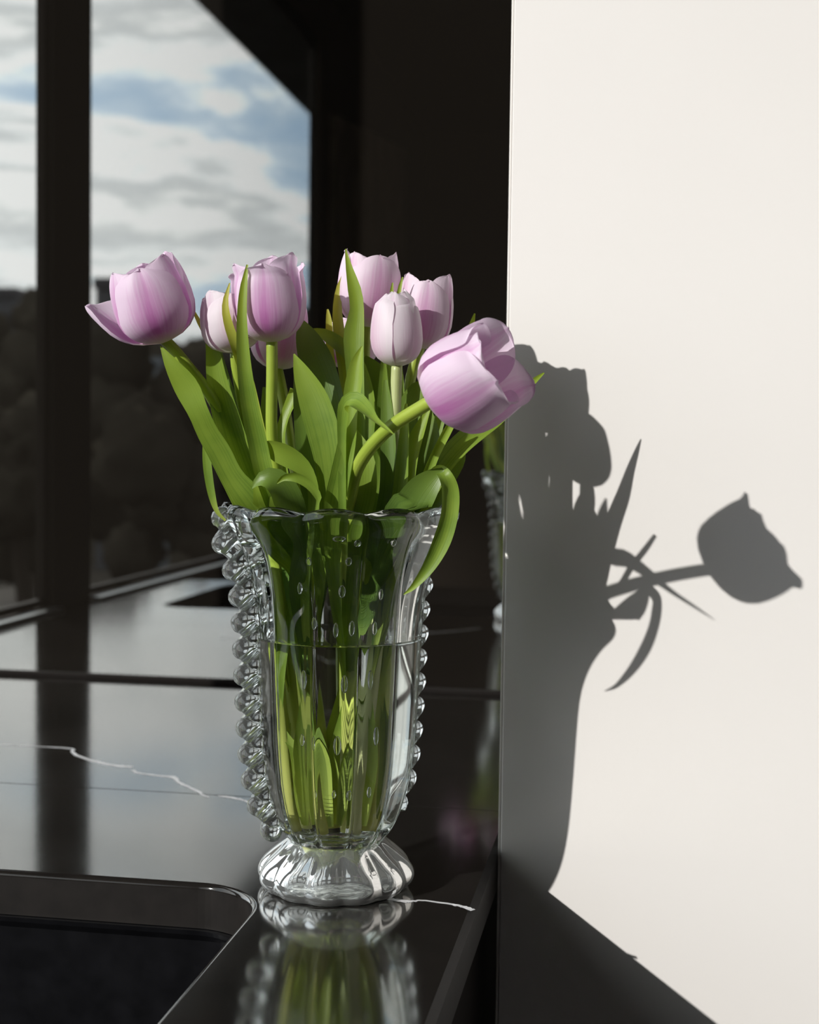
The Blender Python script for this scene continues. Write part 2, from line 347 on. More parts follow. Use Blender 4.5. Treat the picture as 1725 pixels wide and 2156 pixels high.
# wooded ridge closing the view
V, F = [], []
for i in range(61):
    a = math.radians(150+i*2.4)
    for j, (r_, h_) in enumerate(((46, -3.05), (52, .6), (58, 1.0), (66, -3.05))):
        h2 = h_ if h_ < 0 else (1.7+h_+2.3*abs(mnoise.noise(Vector((i*.23, j, 2))))+.9*mnoise.noise(Vector((i*.9, j*3, 5))))
        V.append((r_*math.cos(a), r_*math.sin(a), h2))
    if i:
        for j in range(3): F.append((4*i-4+j, 4*i+j, 4*i+j+1, 4*i-4+j+1))
struct(mesh_obj('hill', V, F, M['crown']))
def house(px, py, t, wdt, label, mat, nwin=2):
    x, y, z = mir(px, py, t); h = empty('house', (x, y, -3)); tag(h, label, 'building')
    box('wall', x-wdt/2, x+wdt/2, y-1.0, y, -3, z-.35, mat, h)
    box('roof', x-wdt/2-.06, x+wdt/2+.06, y-1.1, y+.1, z-.35, z, M['roof'], h)
    for r_ in range(2):
        for c_ in range(nwin):
            xx = x-wdt/2+(c_+.5)*wdt/nwin
            f = box('window', xx-.30, xx+.30, y, y+.06, z-1.9-2.4*r_, z-.9-2.4*r_, M['frame'], h)
            box('pane', xx-.25, xx+.25, y+.055, y+.075, z-1.84-2.4*r_, z-.96-2.4*r_, M['facade'], f)
house(232, 585, 44, 1.0, 'narrow grey building rising above the trees beside the window post', M['facade'], 1)
house(6, 606, 46, .9, 'grey building at the left edge of the narrow window', M['facade'], 1)
x, y, z = mir(333, 752, 18.5)
sh = empty('garden_shed', (x, y, -3)); tag(sh, 'small pale garden shed glimpsed between the trees', 'shed')
box('wall', x-.06, x+.06, y-.3, y, -3, z-.12, M['pale'], sh); box('roof', x-.08, x+.08, y-.35, y+.05, z-.12, z, M['pale'], sh)

# ================================================================ MIRROR SPLASHBACK
mb = empty('mirror_splashback', (-.3, YB, ZC)); tag(mb, 'tall smoked mirror splashback behind the black worktop', 'mirror')
box('mirror_panel', XW, 1.55, YB, YB+.010, ZC+.004, 2.74, M['mirror'], mb)
box('sealant_bead', XW, .6, YB-.007, YB+.002, ZC, ZC+.006, M['seal'], mb, bev=.0015)

# ================================================================ WORKTOP
YS, YF, TH = 1.1848, .40, .032
SX0, SX1, SY0, SY1, SR = -.921, -.2560, .47, .9392, .052
wt = empty('worktop', (-.5, .9, ZC-TH)); tag(wt, 'black marble worktop with thin white veins under the vase', 'worktop')
def rrect(x0, x1, y0, y1, r, n=16):
    o_ = []
    for cx_, cy_, a0 in ((x1-r, y1-r, 0), (x0+r, y1-r, 90), (x0+r, y0+r, 180), (x1-r, y0+r, 270)):
        for k in range(n+1):
            a = math.radians(a0+90*k/n); o_.append((cx_+r*math.cos(a), cy_+r*math.sin(a)))
    return o_
def slab_with_hole():
    bm = bmesh.new(); b = .0040
    xo0, xo1, yo0, yo1 = XW+.002, XR, YF, YS-.0006
    def ring(pts, z): return [bm.verts.new((x_, y_, z)) for x_, y_ in pts]
    def bridge(a, c):
        n = len(a)
        for i in range(n): bm.faces.new((a[i], a[(i+1) % n], c[(i+1) % n], c[i]))
    hi = ring(rrect(SX0-b, SX1+b, SY0-b, SY1+b, SR+b), ZC)
    hs = [hi]                                         # rounded arris
    for k in range(1, 5):
        a = math.pi/2*k/4; o_ = b*(1-math.sin(a))
        hs.append(ring(rrect(SX0-o_, SX1+o_, SY0-o_, SY1+o_, SR+o_), ZC-b*(1-math.cos(a))))
    hb = ring(rrect(SX0, SX1, SY0, SY1, SR), ZC-TH)
    for a_, c_ in zip(hs[:-1], hs[1:]): bridge(c_, a_)
    bridge(hb, hs[-1])
    # outer rim: chamfer of 5 mm on the right and the front, tight joint at the back
    ch = .0045
    ot = ring([(xo1-ch, yo1), (xo0, yo1), (xo0, yo0+ch), (xo1-ch, yo0+ch)], ZC)
    oc = ring([(xo1, yo1), (xo0, yo1), (xo0, yo0), (xo1, yo0)], ZC-ch)
    ob = ring([(xo1, yo1), (xo0, yo1), (xo0, yo0), (xo1, yo0)], ZC-TH)
    bridge(oc, ot); bridge(ob, oc)
    n = len(hi); q = n//4
    for k in range(4):                                # top and bottom faces between hole and rim
        for o_, h_, fl in ((ot, hi, 0), (ob, hb, 1)):
            seg = [h_[(k*q+i) % n] for i in range(q)]
            nx = h_[((k+1)*q) % n]
            f = [o_[k]] + seg[::-1]
            if fl: f = f[::-1]
            bm.faces.new(f)
            g = [o_[k], seg[-1], nx, o_[(k+1) % 4]]
            bm.faces.new(g if fl else g[::-1])
    bmesh.ops.recalc_face_normals(bm, faces=bm.faces)
    return bm
sl_ = bm_obj('slab', slab_with_hole(), M['stone'], wt); sl_.data.materials.append(M['edge_stone'])
for p_ in sl_.data.polygons:
    p_.use_smooth = .02 < p_.normal.z < .9999 and p_.center.x < XR-.01
    if p_.normal.z < .2 and not p_.use_smooth or (p_.normal.z < .9 and p_.center.x > XR-.01): p_.material_index = 1
box('slab', XW+.002, XR, YS+.0006, YB-.001, ZC-TH, ZC, M['stone'], wt, bev=.0007)
def vein(pts):
    rnd = random.Random(len(pts)*7); P = []
    for px, py, wd in pts:
        p = on_top(px, py); P.append((p[0], p[1], wd))
    Q = catmull(P, 60); V, F = [], []
    for i, (x_, y_, wd) in enumerate(Q):
        a, b = Q[max(i-1, 0)], Q[min(i+1, 59)]; d = np.array([b[0]-a[0], b[1]-a[1]]); d /= np.linalg.norm(d); nn = np.array([-d[1], d[0]])
        j = .0012*mnoise.noise(Vector((i*.55, 0, len(pts)))); w_ = wd*(.75+.8*abs(mnoise.noise(Vector((i*.35, 3, len(pts))))))*.00036
        for s in (-1, 1): V.append((x_+nn[0]*(j+s*w_), y_+nn[1]*(j+s*w_*1.6), ZC+.00015))
        if i: F.append((2*i-2, 2*i-1, 2*i+1, 2*i))
    o = mesh_obj('marble_vein', V, F, M['vein'], wt, False); o['label'] = 'white marble vein'
vein([(-40, 1566, 2), (0, 1568, 2.5), (60, 1571, 2), (147, 1576, 4), (152, 1583, 5), (165, 1592, 5), (195, 1602, 5), (240, 1612, 6), (279, 1615, 5)])
vein([(279, 1621, 3), (292, 1628, 4), (340, 1634, 4), (366, 1637, 7), (375, 1646, 5), (398, 1658, 4), (420, 1668, 4), (426, 1674, 3), (441, 1679, 1.5)])
vein([(459, 1676, 2), (478, 1678, 5), (500, 1682, 4), (520, 1688, 3), (560, 1705, 2.5), (620, 1745, 2)])
vein([(790, 1888, 3), (846, 1897, 5), (866, 1898, 4), (892, 1896, 3), (930, 1901, 3), (966, 1907, 4), (990, 1914, 6), (996, 1917, 5)])
cab = empty('base_cabinet', (-.6, 1.1, 0)); tag(cab, 'black base cabinet carrying the marble worktop', 'cabinet')
b_ = bmesh.new(); add_box(b_, XW+.004, XR-.012, YB-.02, YB-.002, .08, ZC-TH); add_box(b_, XR-.030, XR-.012, YF+.03, YB-.02, .0, ZC-TH)
add_box(b_, XW+.004, XW+.022, YF+.03, YB-.02, .0, ZC-TH)
bm_obj('carcass', b_, M['seal'], cab)
dw = (XR-XW-.03)/2
for k in range(2):
    d_ = box('door', XW+.01+k*dw, XW+.006+(k+1)*dw, YF+.012, YF+.03, .09, ZC-TH-.006, M['dark'], cab, bev=.002)
    box('handle', XW+.01+(k+.2)*dw, XW+.01+(k+.8)*dw, YF-.004, YF+.012, ZC-TH-.05, ZC-TH-.04, M['sill'], d_)

# sink under the cut-out
sk = empty('sink', ((SX0+SX1)/2, (SY0+SY1)/2, .67)); tag(sk, 'black undermount sink with rounded corners sunk in the worktop', 'sink')
def basin():
    bm = bmesh.new()
    rings = []
    for off, r_, z in ((.018, .065, ZC-TH-.0004), (-.004, .050, ZC-TH-.0004), (-.003, .050, ZC-TH-.004), (.003, .054, ZC-TH-.010), (.003, .054, .705), (-.004, .060, .688), (-.020, .07, .680)):
        rings.append([bm.verts.new((x_, y_, z)) for x_, y_ in rrect(SX0-off, SX1+off, SY0-off, SY1+off, r_)])
    n = len(rings[0])
    for a, c in zip(rings[:-1], rings[1:]):
        for i in range(n): bm.faces.new((a[i], a[(i+1) % n], c[(i+1) % n], c[i]))
    bm.faces.new(rings[-1]); bmesh.ops.recalc_face_normals(bm, faces=bm.faces)
    for f in bm.faces: f.normal_flip()
    return bm
bm_obj('basin', basin(), M['sink'], sk, False)
dr = bmesh.new(); bmesh.ops.create_cone(dr, cap_ends=True, segments=32, radius1=.045, radius2=.040, depth=.004)
for v in dr.verts: v.co += Vector((-.70, .70, .6825))
bm_obj('drain', dr, M['sill'], sk, True)

# ================================================================ CREAM CUPBOARD DOOR
PSI = math.radians(-8.63)
cd = empty('cupboard_door', (XR, 1.073, 0)); tag(cd, 'tall cream cupboard door standing ajar right of the vase', 'door')
def door_box(name, x0, x1, y0, y1, z0, z1, mat, bev):
    bm = bmesh.new(); add_box(bm, x0, x1, y0, y1, z0, z1, bev, 2)
    bmesh.ops.rotate(bm, cent=(0, 0, 0), matrix=Matrix.Rotation(PSI, 3, 'Z'), verts=bm.verts)
    bmesh.ops.translate(bm, vec=(XR, 1.073, 0), verts=bm.verts); return bm_obj(name, bm, mat, cd)
door_box('panel', .0018, .62, 0, .020, .06, 2.45, M['cream'], .0012)
door_box('edge_band', .0, .0018, .0004, .0196, .06, 2.45, M['edge'], .0004)

# ================================================================ VASE
VX, VY = -.2118, .958
vase = empty('glass_vase', (VX, VY, ZC)); tag(vase, 'clear ribbed crystal vase with scalloped rim and crimped ribbons holding tulips', 'vase')
NR = 12; TH0 = .17
# outer profile: height above the worktop, radius, rib depth, rim waviness
OUT = [(.0310, .0290, .0006), (.0330, .0325, .0010), (.0370, .0365, .0016), (.0450, .0415, .0013), (.0560, .0462, .0013), (.0720, .0508, .0013), (.0900, .0537, .0013),
       (.1100, .0556, .0013), (.1350, .0570, .0013), (.1600, .0582, .0013), (.1850, .0594, .0013), (.2050, .0610, .0013), (.2200, .0640, .0026), (.2330, .0680, .0036), (.2430, .0722, .0044),
       (.2500, .0760, .0050), (.2555, .0795, .0054), (.2585, .0830, .0058), (.2620, .0856, .0060), (.2660, .0862, .0060), (.2695, .0846, .0054), (.2710, .0815, .0044)]
INN = [(.2708, .0785, .0036), (.2680, .0756, .0024), (.2630, .0735, .0014), (.2550, .0700, .0014), (.2450, .0655, 0), (.2320, .0605, 0), (.2180, .0560, 0), (.2000, .0525, 0),
       (.1750, .0500, 0), (.1450, .0485, 0), (.1150, .0468, 0), (.0900, .0445, 0), (.0680, .0405, 0), (.0540, .0350, 0), (.0460, .0280, 0), (.0420, .0180, 0), (.0410, .0080, 0)]
def refine(pr, k, sm=60):
    P = np.array([(a, b, c) for a, b, c in pr]); Q = catmull(np.c_[P[:, :2], 0*P[:, 0], P[:, 2]], k*3)[:, [0, 1, 3]]
    for _ in range(sm): Q[1:-1] = (Q[:-2]+2*Q[1:-1]+Q[2:])/4
    return Q[::3] if (len(Q)-1) % 3 == 0 else np.vstack([Q[::3], Q[-1]])
def inner_r(z):
    a = np.array(INN)[::-1]; return float(np.interp(z-ZC, a[:, 0], a[:, 1]))
def lathe(profile, nseg, rib, cap0, cap1):
    """profile rows (z, r, depth): depth of the grooves between the lobes"""
    V, F = [], []
    for z, r, a in profile:
        for j in range(nseg):
            th = 2*PI*j/nseg; l = rib(th, z)
            wz = .0040*max(0, min(1, (z-.245)/.02)) if rib is rib_body else 0
            rr = r - a*(1-l); V.append((VX+rr*math.cos(th), VY+rr*math.sin(th), ZC+z+wz*(l-.55)))
    n = len(profile)
    for i in range(n-1):
        for j in range(nseg):
            F.append((i*nseg+j, i*nseg+(j+1) % nseg, (i+1)*nseg+(j+1) % nseg, (i+1)*nseg+j))
    for idx, c, flip in ((0, cap0, True), (n-1, cap1, False)):
        if c is not None:
            V.append((VX, VY, ZC+c)); k = len(V)-1
            for j in range(nseg):
                a, b = idx*nseg+j, idx*nseg+(j+1) % nseg
                F.append((k, b, a) if flip else (k, a, b))
    return V, F
def rib_body(th, z=.1):
    # smooth wall with narrow grooves between broad flutes, swelling into full scallops at the rim
    d = ((th-TH0)*NR/(2*PI)) % 1.0; d = abs(d-.5)*2*PI/NR
    g = 1-math.exp(-(d/.034)**2); k = min(1, max(0, (z-.215)/.04)); k = k*k*(3-2*k)
    return g*(1-k)+k*(math.cos((th-TH0)*NR/2)**2+.03)**.5
def rib_foot(th, z=0): return (math.cos((th-TH0+.10)*NR/2)**2+.05)**.5
ZW = 1.0795
inn_d = refine(INN, 90); kw_ = int(np.argmin(np.abs(inn_d[:, 0]-(ZW-ZC)))); inn_d[kw_, 0] = ZW-ZC
out_d = refine(OUT, 84)
V, F = lathe(np.vstack([out_d, inn_d[:5]]), NR*18, rib_body, .0305, None)
body = mesh_obj('vase_body', V, F, M['glass'], vase)
V, F = lathe(inn_d[4:kw_+1], NR*18, rib_body, None, None)
inner = mesh_obj('inner_wall', V, F, M['glass'], vase)
FT = [(.0365, .0300, .0003), (.0350, .0335, .0005), (.0325, .0368, .0012), (.0290, .0410, .0024), (.0245, .0464, .0034), (.0195, .0518, .0038), (.0145, .0552, .0038), (.0100, .0562, .0036), (.0060, .0552, .0034),
      (.0025, .0525, .0030), (.0003, .0495, .0026), (.0003, .0470, .0024), (.0020, .0420, .0012), (.0030, .0300, .0004), (.0034, .0150, .0001)]
ft_d = refine(FT, 60, 12); kf_ = int(np.argmin(np.abs(ft_d[:, 1]-.0480) + 10*(ft_d[:, 0] > .002)))
V, F = lathe(ft_d[kf_:], NR*18, rib_foot, None, .0035)
base_disc = mesh_obj('white_base', V, F, M['white_base'], vase); base_disc['label'] = 'white underside added to brighten the glass foot'
V, F = lathe(ft_d[:kf_+1], NR*18, rib_foot, .0367, None)
foot = mesh_obj('vase_foot', V, F, M['foot_glass'], vase)
# crimped ribbons: a glass cord coiling down each side
def ribbon(ang, z0, z1, loops, coil, cord, phase, hand):
    n = loops*22; P = []
    oz, orr = np.array(OUT)[:, 0], np.array(OUT)[:, 1]
    er, et = np.array([math.cos(ang), math.sin(ang), 0]), np.array([-math.sin(ang), math.cos(ang), 0])
    for i in range(n+1):
        s = i/n; z = z0+(z1-z0)*s; a = phase+2*PI*loops*s
        r = min(np.interp(z, oz, orr), .0755)
        taper = min(1, (1-s)*6+.55)
        P.append(np.array([VX, VY, ZC+z]) + er*(r+coil*.75+coil*taper*math.cos(a)) + et*hand*coil*1.1*math.sin(a) + np.array([0, 0, .0020*math.sin(2*a)]))
    R = np.array([cord*(1+.10*math.cos(phase+2*PI*loops*i/n)) for i in range(n+1)])
    o = tube('glass_ribbon', P, R, M['cord_glass'], vase, 14); o['label'] = 'crimped clear glass ribbon'; return o
AV = math.atan2(-VY, -VX)                            # towards the camera
r1 = ribbon(AV-math.radians(80), .262, .040, 12, .0052, .0068, .4, 1)
r2 = ribbon(AV+math.radians(119), .262, .050, 12, .0048, .0060, 1.3, -1)
# air bubbles in the glass wall
rnd = random.Random(5); bub = []
def bubble(px, py, h, wd):
    p = at(px, py, VY-.052); z = p[2]-ZC
    ro = np.interp(z, np.array(OUT)[:, 0], np.array(OUT)[:, 1]); ri = inner_r(p[2]); rm = ro*.55+ri*.45-.0006
    t0 = (px-706)*.000302/ max(rm, .02); t0 = max(-.95, min(.95, t0)); a = AV+math.asin(t0)
    c = np.array([VX+rm*math.cos(a), VY+rm*math.sin(a), p[2]])
    u = 14; V, F = [], []
    er = np.array([math.cos(a), math.sin(a), 0]); et = np.array([-math.sin(a), math.cos(a), 0])
    for i in range(1, 8):
        ph = PI*i/8
        for j in range(u):
            q = 2*PI*j/u; V.append(c+np.array([0, 0, h*math.cos(ph)])+et*wd*math.sin(ph)*math.cos(q)+er*.0012*math.sin(ph)*math.sin(q))
    for i in range(6):
        for j in range(u): F.append((i*u+j, (i+1)*u+j, (i+1)*u+(j+1) % u, i*u+(j+1) % u))
    V += [c+np.array([0, 0, h]), c-np.array([0, 0, h])]
    for j in range(u): F.append((len(V)-2, j, (j+1) % u)); F.append((len(V)-1, 6*u+(j+1) % u, 6*u+j))
    bub.append(mesh_obj('air_bubble', V, F, M['bubble'], vase))
for px, py, h, wd in [(640, 1178, .0030, .0021), (726, 1178, .0030, .0022), (745, 1140, .0026, .0026), (705, 1128, .0022, .0042), (822, 1140, .0028, .0022), (622, 1235, .0042, .0018), (713, 1242, .0044, .0024), (797, 1253, .0040, .0017),
                      (654, 1310, .0044, .0021), (700, 1325, .0052, .0019), (734, 1322, .0052, .0019), (784, 1325, .0048, .0019), (632, 1430, .0068, .0020), (720, 1440, .0062, .0023), (776, 1435, .0066, .0019),
                      (630, 1558, .0042, .0017), (655, 1565, .0050, .0015), (706, 1570, .0066, .0026), (790, 1558, .0066, .0021), (661, 1675, .0030, .0012), (700, 1675, .0028, .0014), (732, 1680, .0038, .0016), (776, 1678, .0040, .0016)]:
    bubble(px, py, h, wd)
# water: fills the cavity, its skin just inside the glass
wv_, wf_ = lathe(inn_d[kw_:], NR*18, rib_body, None, .0408)
ring_ = NR*18; nf_ = len(wf_); o_ = 0                 # the surface, with a small meniscus
for k_, (fr, dz) in enumerate(((.985, -.0007), (.965, -.0011), (.5, -.0012))):
    n_ = len(wv_)
    for j in range(ring_):
        p_ = wv_[j]; wv_.append((VX+(p_[0]-VX)*fr, VY+(p_[1]-VY)*fr, ZW+dz))
    for j in range(ring_): wf_.append((o_+j, o_+(j+1) % ring_, n_+(j+1) % ring_, n_+j))
    o_ = n_
wv_.append((VX, VY, ZW-.0012))
for j in range(ring_): wf_.append((len(wv_)-1, o_+j, o_+(j+1) % ring_))
wf_ = [tuple(f) if k < nf_ else f for k, f in enumerate(wf_)]
water = mesh_obj('water', wv_, [f[::-1] for f in wf_[:nf_]]+wf_[nf_:], M['water_glass'])
water.data.materials.append(M['water'])
for k, p_ in enumerate(water.data.polygons):
    if k >= nf_: p_.material_index = 1
tag(water, 'clear water filling the glass vase to two thirds', 'water')
for o in [body, inner, foot, r1, r2, water]: o.cycles.is_caustics_caster = True

# ================================================================ TULIPS
RIM = ZC+.262
def keep_in(p, half=0.0, slack=.0035):
    """keep a point below the rim inside the cavity"""
    z = p[2]
    if z > ZC+.272: return p
    r = max(inner_r(max(z, ZC+.045))-slack-half, .003); d = np.array([p[0]-VX, p[1]-VY]); l = np.hypot(*d)
    if l > r:
        k = r/l
        p = np.array([VX+d[0]*k, VY+d[1]*k, z])
    return p
receivers = []
STEM = {}
def leaf_blade(parent, ctrl, mat, cup=.25, twist=(0, 0), wave=.0, seed=0, inside=True, nv=60, label=None):
    """ctrl rows (px, py, Y, width in px) from base to tip, given tip first; twist in degrees from tip to base"""
    rows = []
    for px, py, Y, wd in ctrl:
        p = at(px, py, Y); rows.append((*p, wd*Y/FPX))
    if inside:
        sp_ = STEM[parent.name]; z0 = rows[-1][2]; w0 = rows[-1][3]; e_ = np.array(rows[-1][:3])
        for dz, mixf, wf in ((.035, .35, .75), (.07, .75, .45), (.105, .97, .16)):
            z = max(z0-dz, 1.0-dz*.12); q = sp_[np.argmin(np.abs(sp_[:, 2]-z))]
            p = e_*(1-mixf)+q*mixf; p[2] = z; p[1] -= .003; rows.append((*p, max(w0, .008)*wf))
        if seed % 3 != 0:                             # a long narrow sheath beside the stem
            sd_ = (1 if seed % 2 else -1)*.0075
            for z, wf in ((1.0, .0068), (.968, .0058), (.952, .003)):
                q = sp_[np.argmin(np.abs(sp_[:, 2]-z))].copy(); q[0] += sd_; q[1] -= .004; q[2] = z; rows.append((*q, wf))
    Q = catmull(rows, nv)[::-1]                       # base first
    P, W = Q[:, :3].copy(), np.maximum(Q[:, 3], .0004)
    if inside:
        P = np.array([keep_in(p) for p in P])
    T = tangents(P); view = np.array([.16, -1, .12]); nu = 9; V, U, F = [], [], []
    rnd = random.Random(seed); ph = rnd.uniform(0, 6); kf = rnd.uniform(7, 12)
    for i in range(nv):
        s = i/(nv-1); wv = np.cross(T[i], view); wv /= max(np.linalg.norm(wv), 1e-6); nn = np.cross(wv, T[i])
        if np.dot(nn, view) < 0: nn = -nn
        a = math.radians(twist[1]+(twist[0]-twist[1])*s); w2 = math.cos(a)*wv+math.sin(a)*nn; n2 = math.cos(a)*nn-math.sin(a)*wv
        for j in range(nu):
            u = -1+2*j/(nu-1)
            o_ = w2*(u*W[i]/2)+n2*(W[i]/2*(cup*(u*u-.3)+wave*abs(u)**1.5*math.sin(kf*s+ph+(1.7 if u > 0 else 0))))
            p = P[i]+o_
            if inside: p = keep_in(p, 0, .0022)
            V.append(p); U.append(((u+1)/2, s))
    for i in range(nv-1):
        for j in range(nu-1): F.append((i*nu+j, i*nu+j+1, (i+1)*nu+j+1, (i+1)*nu+j))
    o = mesh_obj('leaf', V, F, M[mat], parent, True, U); receivers.append(o)
    if label: o['label'] = label
    return o
GV = np.array([0, .05, .14, .27, .42, .58, .74, .88, 1.0])
def bloom(parent, base, tip, Rm, mat, openv=.0, rot=0.0, seed=0, tops=.72, flare=None, lens={}, ragged=.008):
    """six cupped petals about the axis base -> tip"""
    rnd = random.Random(seed); ax = tip-base; L = np.linalg.norm(ax); ax = ax/L
    ref = np.array([0, -1.0, 0]); e1 = ref-ax*np.dot(ref, ax); e1 /= np.linalg.norm(e1); e2 = np.cross(ax, e1)
    G = np.array([.09, .40, .70, .92, 1.0, .985, .92, .82, tops]); Wd = np.array([.16, .42, .68, .92, 1.04, 1.02, .88, .60, .0])
    nv, nu = 22, 15
    for k in range(6):
        inner = k % 2; phi = rot+k*PI/3+rnd.uniform(-.07, .07)
        sc_ = (.90 if inner else 1.0)*rnd.uniform(.97, 1.03); Lk = L*(rnd.uniform(.97, 1.05) if inner else rnd.uniform(.93, 1.02))*lens.get(k, 1.0)
        op = openv+rnd.uniform(-.03, .05); wig = rnd.uniform(0, 6); wsc = rnd.uniform(.94, 1.06)*(.95 if inner else 1.0)
        if flare and k in flare: op += flare[k]
        V, U, F = [], [], []
        for i in range(nv):
            t = i/(nv-1); v = 1-(1-t)**1.7
            g = np.interp(v, GV, G)*Rm*sc_; wd = np.interp(v, GV, Wd)*Rm*wsc
            if v > .58: wd = Rm*wsc*1.0*max(0, 1-((v-.58)/.42)**3.6)**.5
            if v > .80: g *= 1-.09*((v-.80)/.20)**2
            z = Lk*(v**1.12)
            for j in range(nu):
                u = -1+2*j/(nu-1)
                ang = phi+u*wd/max(g, .35*Rm)*.98
                cupg = g*(1+.045*u*u*(1 if not inner else -.3)) - Rm*.035*math.exp(-(u/.14)**2)*(.3+.7*v)*(1 if v > .1 else 0)
                cupg += Rm*.05*abs(u)**2*math.sin(5*v+wig+u*2)*v
                zz = z - Lk*.03*u*u*v + Lk*ragged*math.sin(9*u+wig)*v**6
                p = np.array([cupg*math.cos(ang), cupg*math.sin(ang), zz])
                # open the petal outwards about its base
                c, s = math.cos(op*v**.5), math.sin(op*v**.5)
                rad = p[0]*math.cos(phi)+p[1]*math.sin(phi); tan_ = -p[0]*math.sin(phi)+p[1]*math.cos(phi)
                r2, z2 = rad*c+zz*s, -rad*s*.6+zz*c
                x_, y_ = r2*math.cos(phi)-tan_*math.sin(phi), r2*math.sin(phi)+tan_*math.cos(phi)
                V.append(base+e1*x_+e2*y_+ax*z2); U.append(((u+1)/2, v))
        for i in range(nv-1):
            for j in range(nu-1): F.append((i*nu+j, i*nu+j+1, (i+1)*nu+j+1, (i+1)*nu+j))
        receivers.append(mesh_obj('petal', V, F, M[mat], parent, True, U))
def tulip(label, stem, bottom, base, tip, width, mat, rad=.0041, smat='stem', **kw):
    """stem rows (px, py, Y) from the bloom downwards; bottom (x, y) inside the vase"""
    B = at(*base); Tp = at(*tip)
    bot = np.array([VX+bottom[0], VY+bottom[1], ZC+.046])
    t = empty('tulip', bot); tag(t, label, 'tulip', 'pink tulips in the glass vase')
    ax = (Tp-B)/np.linalg.norm(Tp-B)
    pts = [B+ax*.003]+[at(*q) for q in stem]
    last = pts[-1]
    for z in (1.13, 1.06, .99):                       # through the neck and down to the foot
        if z < last[2]-.03:
            f = ((z-bot[2])/(last[2]-bot[2])); p = bot+(last-bot)*f; p[2] = z; pts.append(p)
    pts.append(bot)
    P = catmull(pts, 60); P = np.array([keep_in(p, 0, .0048) for p in P])
    for _ in range(3): P[1:-1] = (P[:-2]+2*P[1:-1]+P[2:])/4
    P = P[::-1]; STEM[t.name] = P
    receivers.append(tube('stem', P, np.linspace(rad*1.15, rad*.92, 60), M[smat], t, 10))
    bloom(t, B, Tp, width/2*base[2]/FPX, mat, **kw)
    return t

t1 = tulip('lilac tulip leaning far left with one petal flared open', [(372, 740, .897), (400, 778, .90), (432, 815, .905), (470, 880, .915), (520, 980, .93), (580, 1090, .935)], (-0.0228, -0.0090), (347, 722, .896), (296, 556, .886), 176, 'petal',
           rot=.25, seed=3, openv=.07, flare={4: .62}, lens={2: 1.10, 1: 1.06, 4: 1.08})
t2 = tulip('very pale tulip half hidden behind the thin leaf left of the central-left bloom', [(497, 770, .912), (508, 830, .918), (522, 905, .925), (560, 1010, .935), (600, 1100, .945)], (-0.0152, 0.0150), (497, 744, .909), (474, 612, .905), 128, 'petal_pale',
           rot=.5, seed=8, openv=.02)
t3 = tulip('tall lilac tulip upright at centre left with an open top', [(573, 780, .897), (572, 850, .90), (573, 930, .905), (590, 1020, .915), (620, 1100, .925)], (-0.0057, -0.0150), (573, 722, .895), (562, 543, .893), 146, 'petal',
           rot=.10, seed=5, openv=.085, tops=.90, lens={0: .92, 3: 1.05, 5: .97}, flare={4: .06, 2: .03})
t4 = tulip('shaded rosy tulip low behind the upright centre-left bloom', [(592, 810, .965), (602, 870, .965), (615, 960, .96), (640, 1080, .955)], (-0.0076, 0.0210), (582, 779, .965), (596, 636, .97), 126, 'petal_rose', rot=.4, seed=15, openv=.02)
t6 = tulip('rosy tulip standing highest at the middle of the bunch', [(768, 740, .965), (765, 820, .96), (758, 940, .955), (745, 1090, .95)], (0.0057, 0.0120), (770, 690, .965), (784, 536, .965), 130, 'petal_rose', rot=.55, seed=21, openv=.09, lens={1: 1.06, 4: 1.05})
t7 = tulip('slim pale closed tulip on a pale stem in front right of centre', [(834, 830, .918), (832, 900, .918), (829, 990, .920), (815, 1090, .925)], (0.0114, -0.0090), (836, 773, .918), (835, 616, .918), 112, 'petal_pale', smat='stem_pale',
           rot=1.05, seed=30, tops=.46, openv=-.03)
t8 = tulip('rosy tulip behind and right of the slim closed bloom', [(868, 780, .962), (856, 850, .962), (848, 940, .958), (820, 1090, .95)], (0.0152, 0.0060), (885, 736, .962), (906, 583, .962), 116, 'petal_rose', rot=.15, seed=41, openv=.06, lens={1: 1.04, 4: 1.05})
t9 = tulip('small tulip mostly hidden behind upright leaves in the middle', [(738, 820, .985), (738, 900, .98), (732, 1000, .97), (720, 1090, .96)], (0.0000, 0.0240), (738, 778, .988), (738, 672, .99), 116, 'petal_rose', rot=.5, seed=52, openv=.0)
t10 = tulip('largest lilac tulip bending out to the right over the vase', [(880, 862, .845), (830, 893, .855), (785, 935, .868), (750, 990, .885), (735, 1060, .905), (728, 1110, .92)], (0.0076, 0.0000), (908, 845, .838), (1062, 756, .822), 196, 'petal',
            rad=.0046, rot=.45, seed=63, openv=.08, flare={2: .13, 3: .22, 1: .04}, tops=.86, lens={2: 1.07, 3: 1.08, 5: .95})

LB = leaf_blade
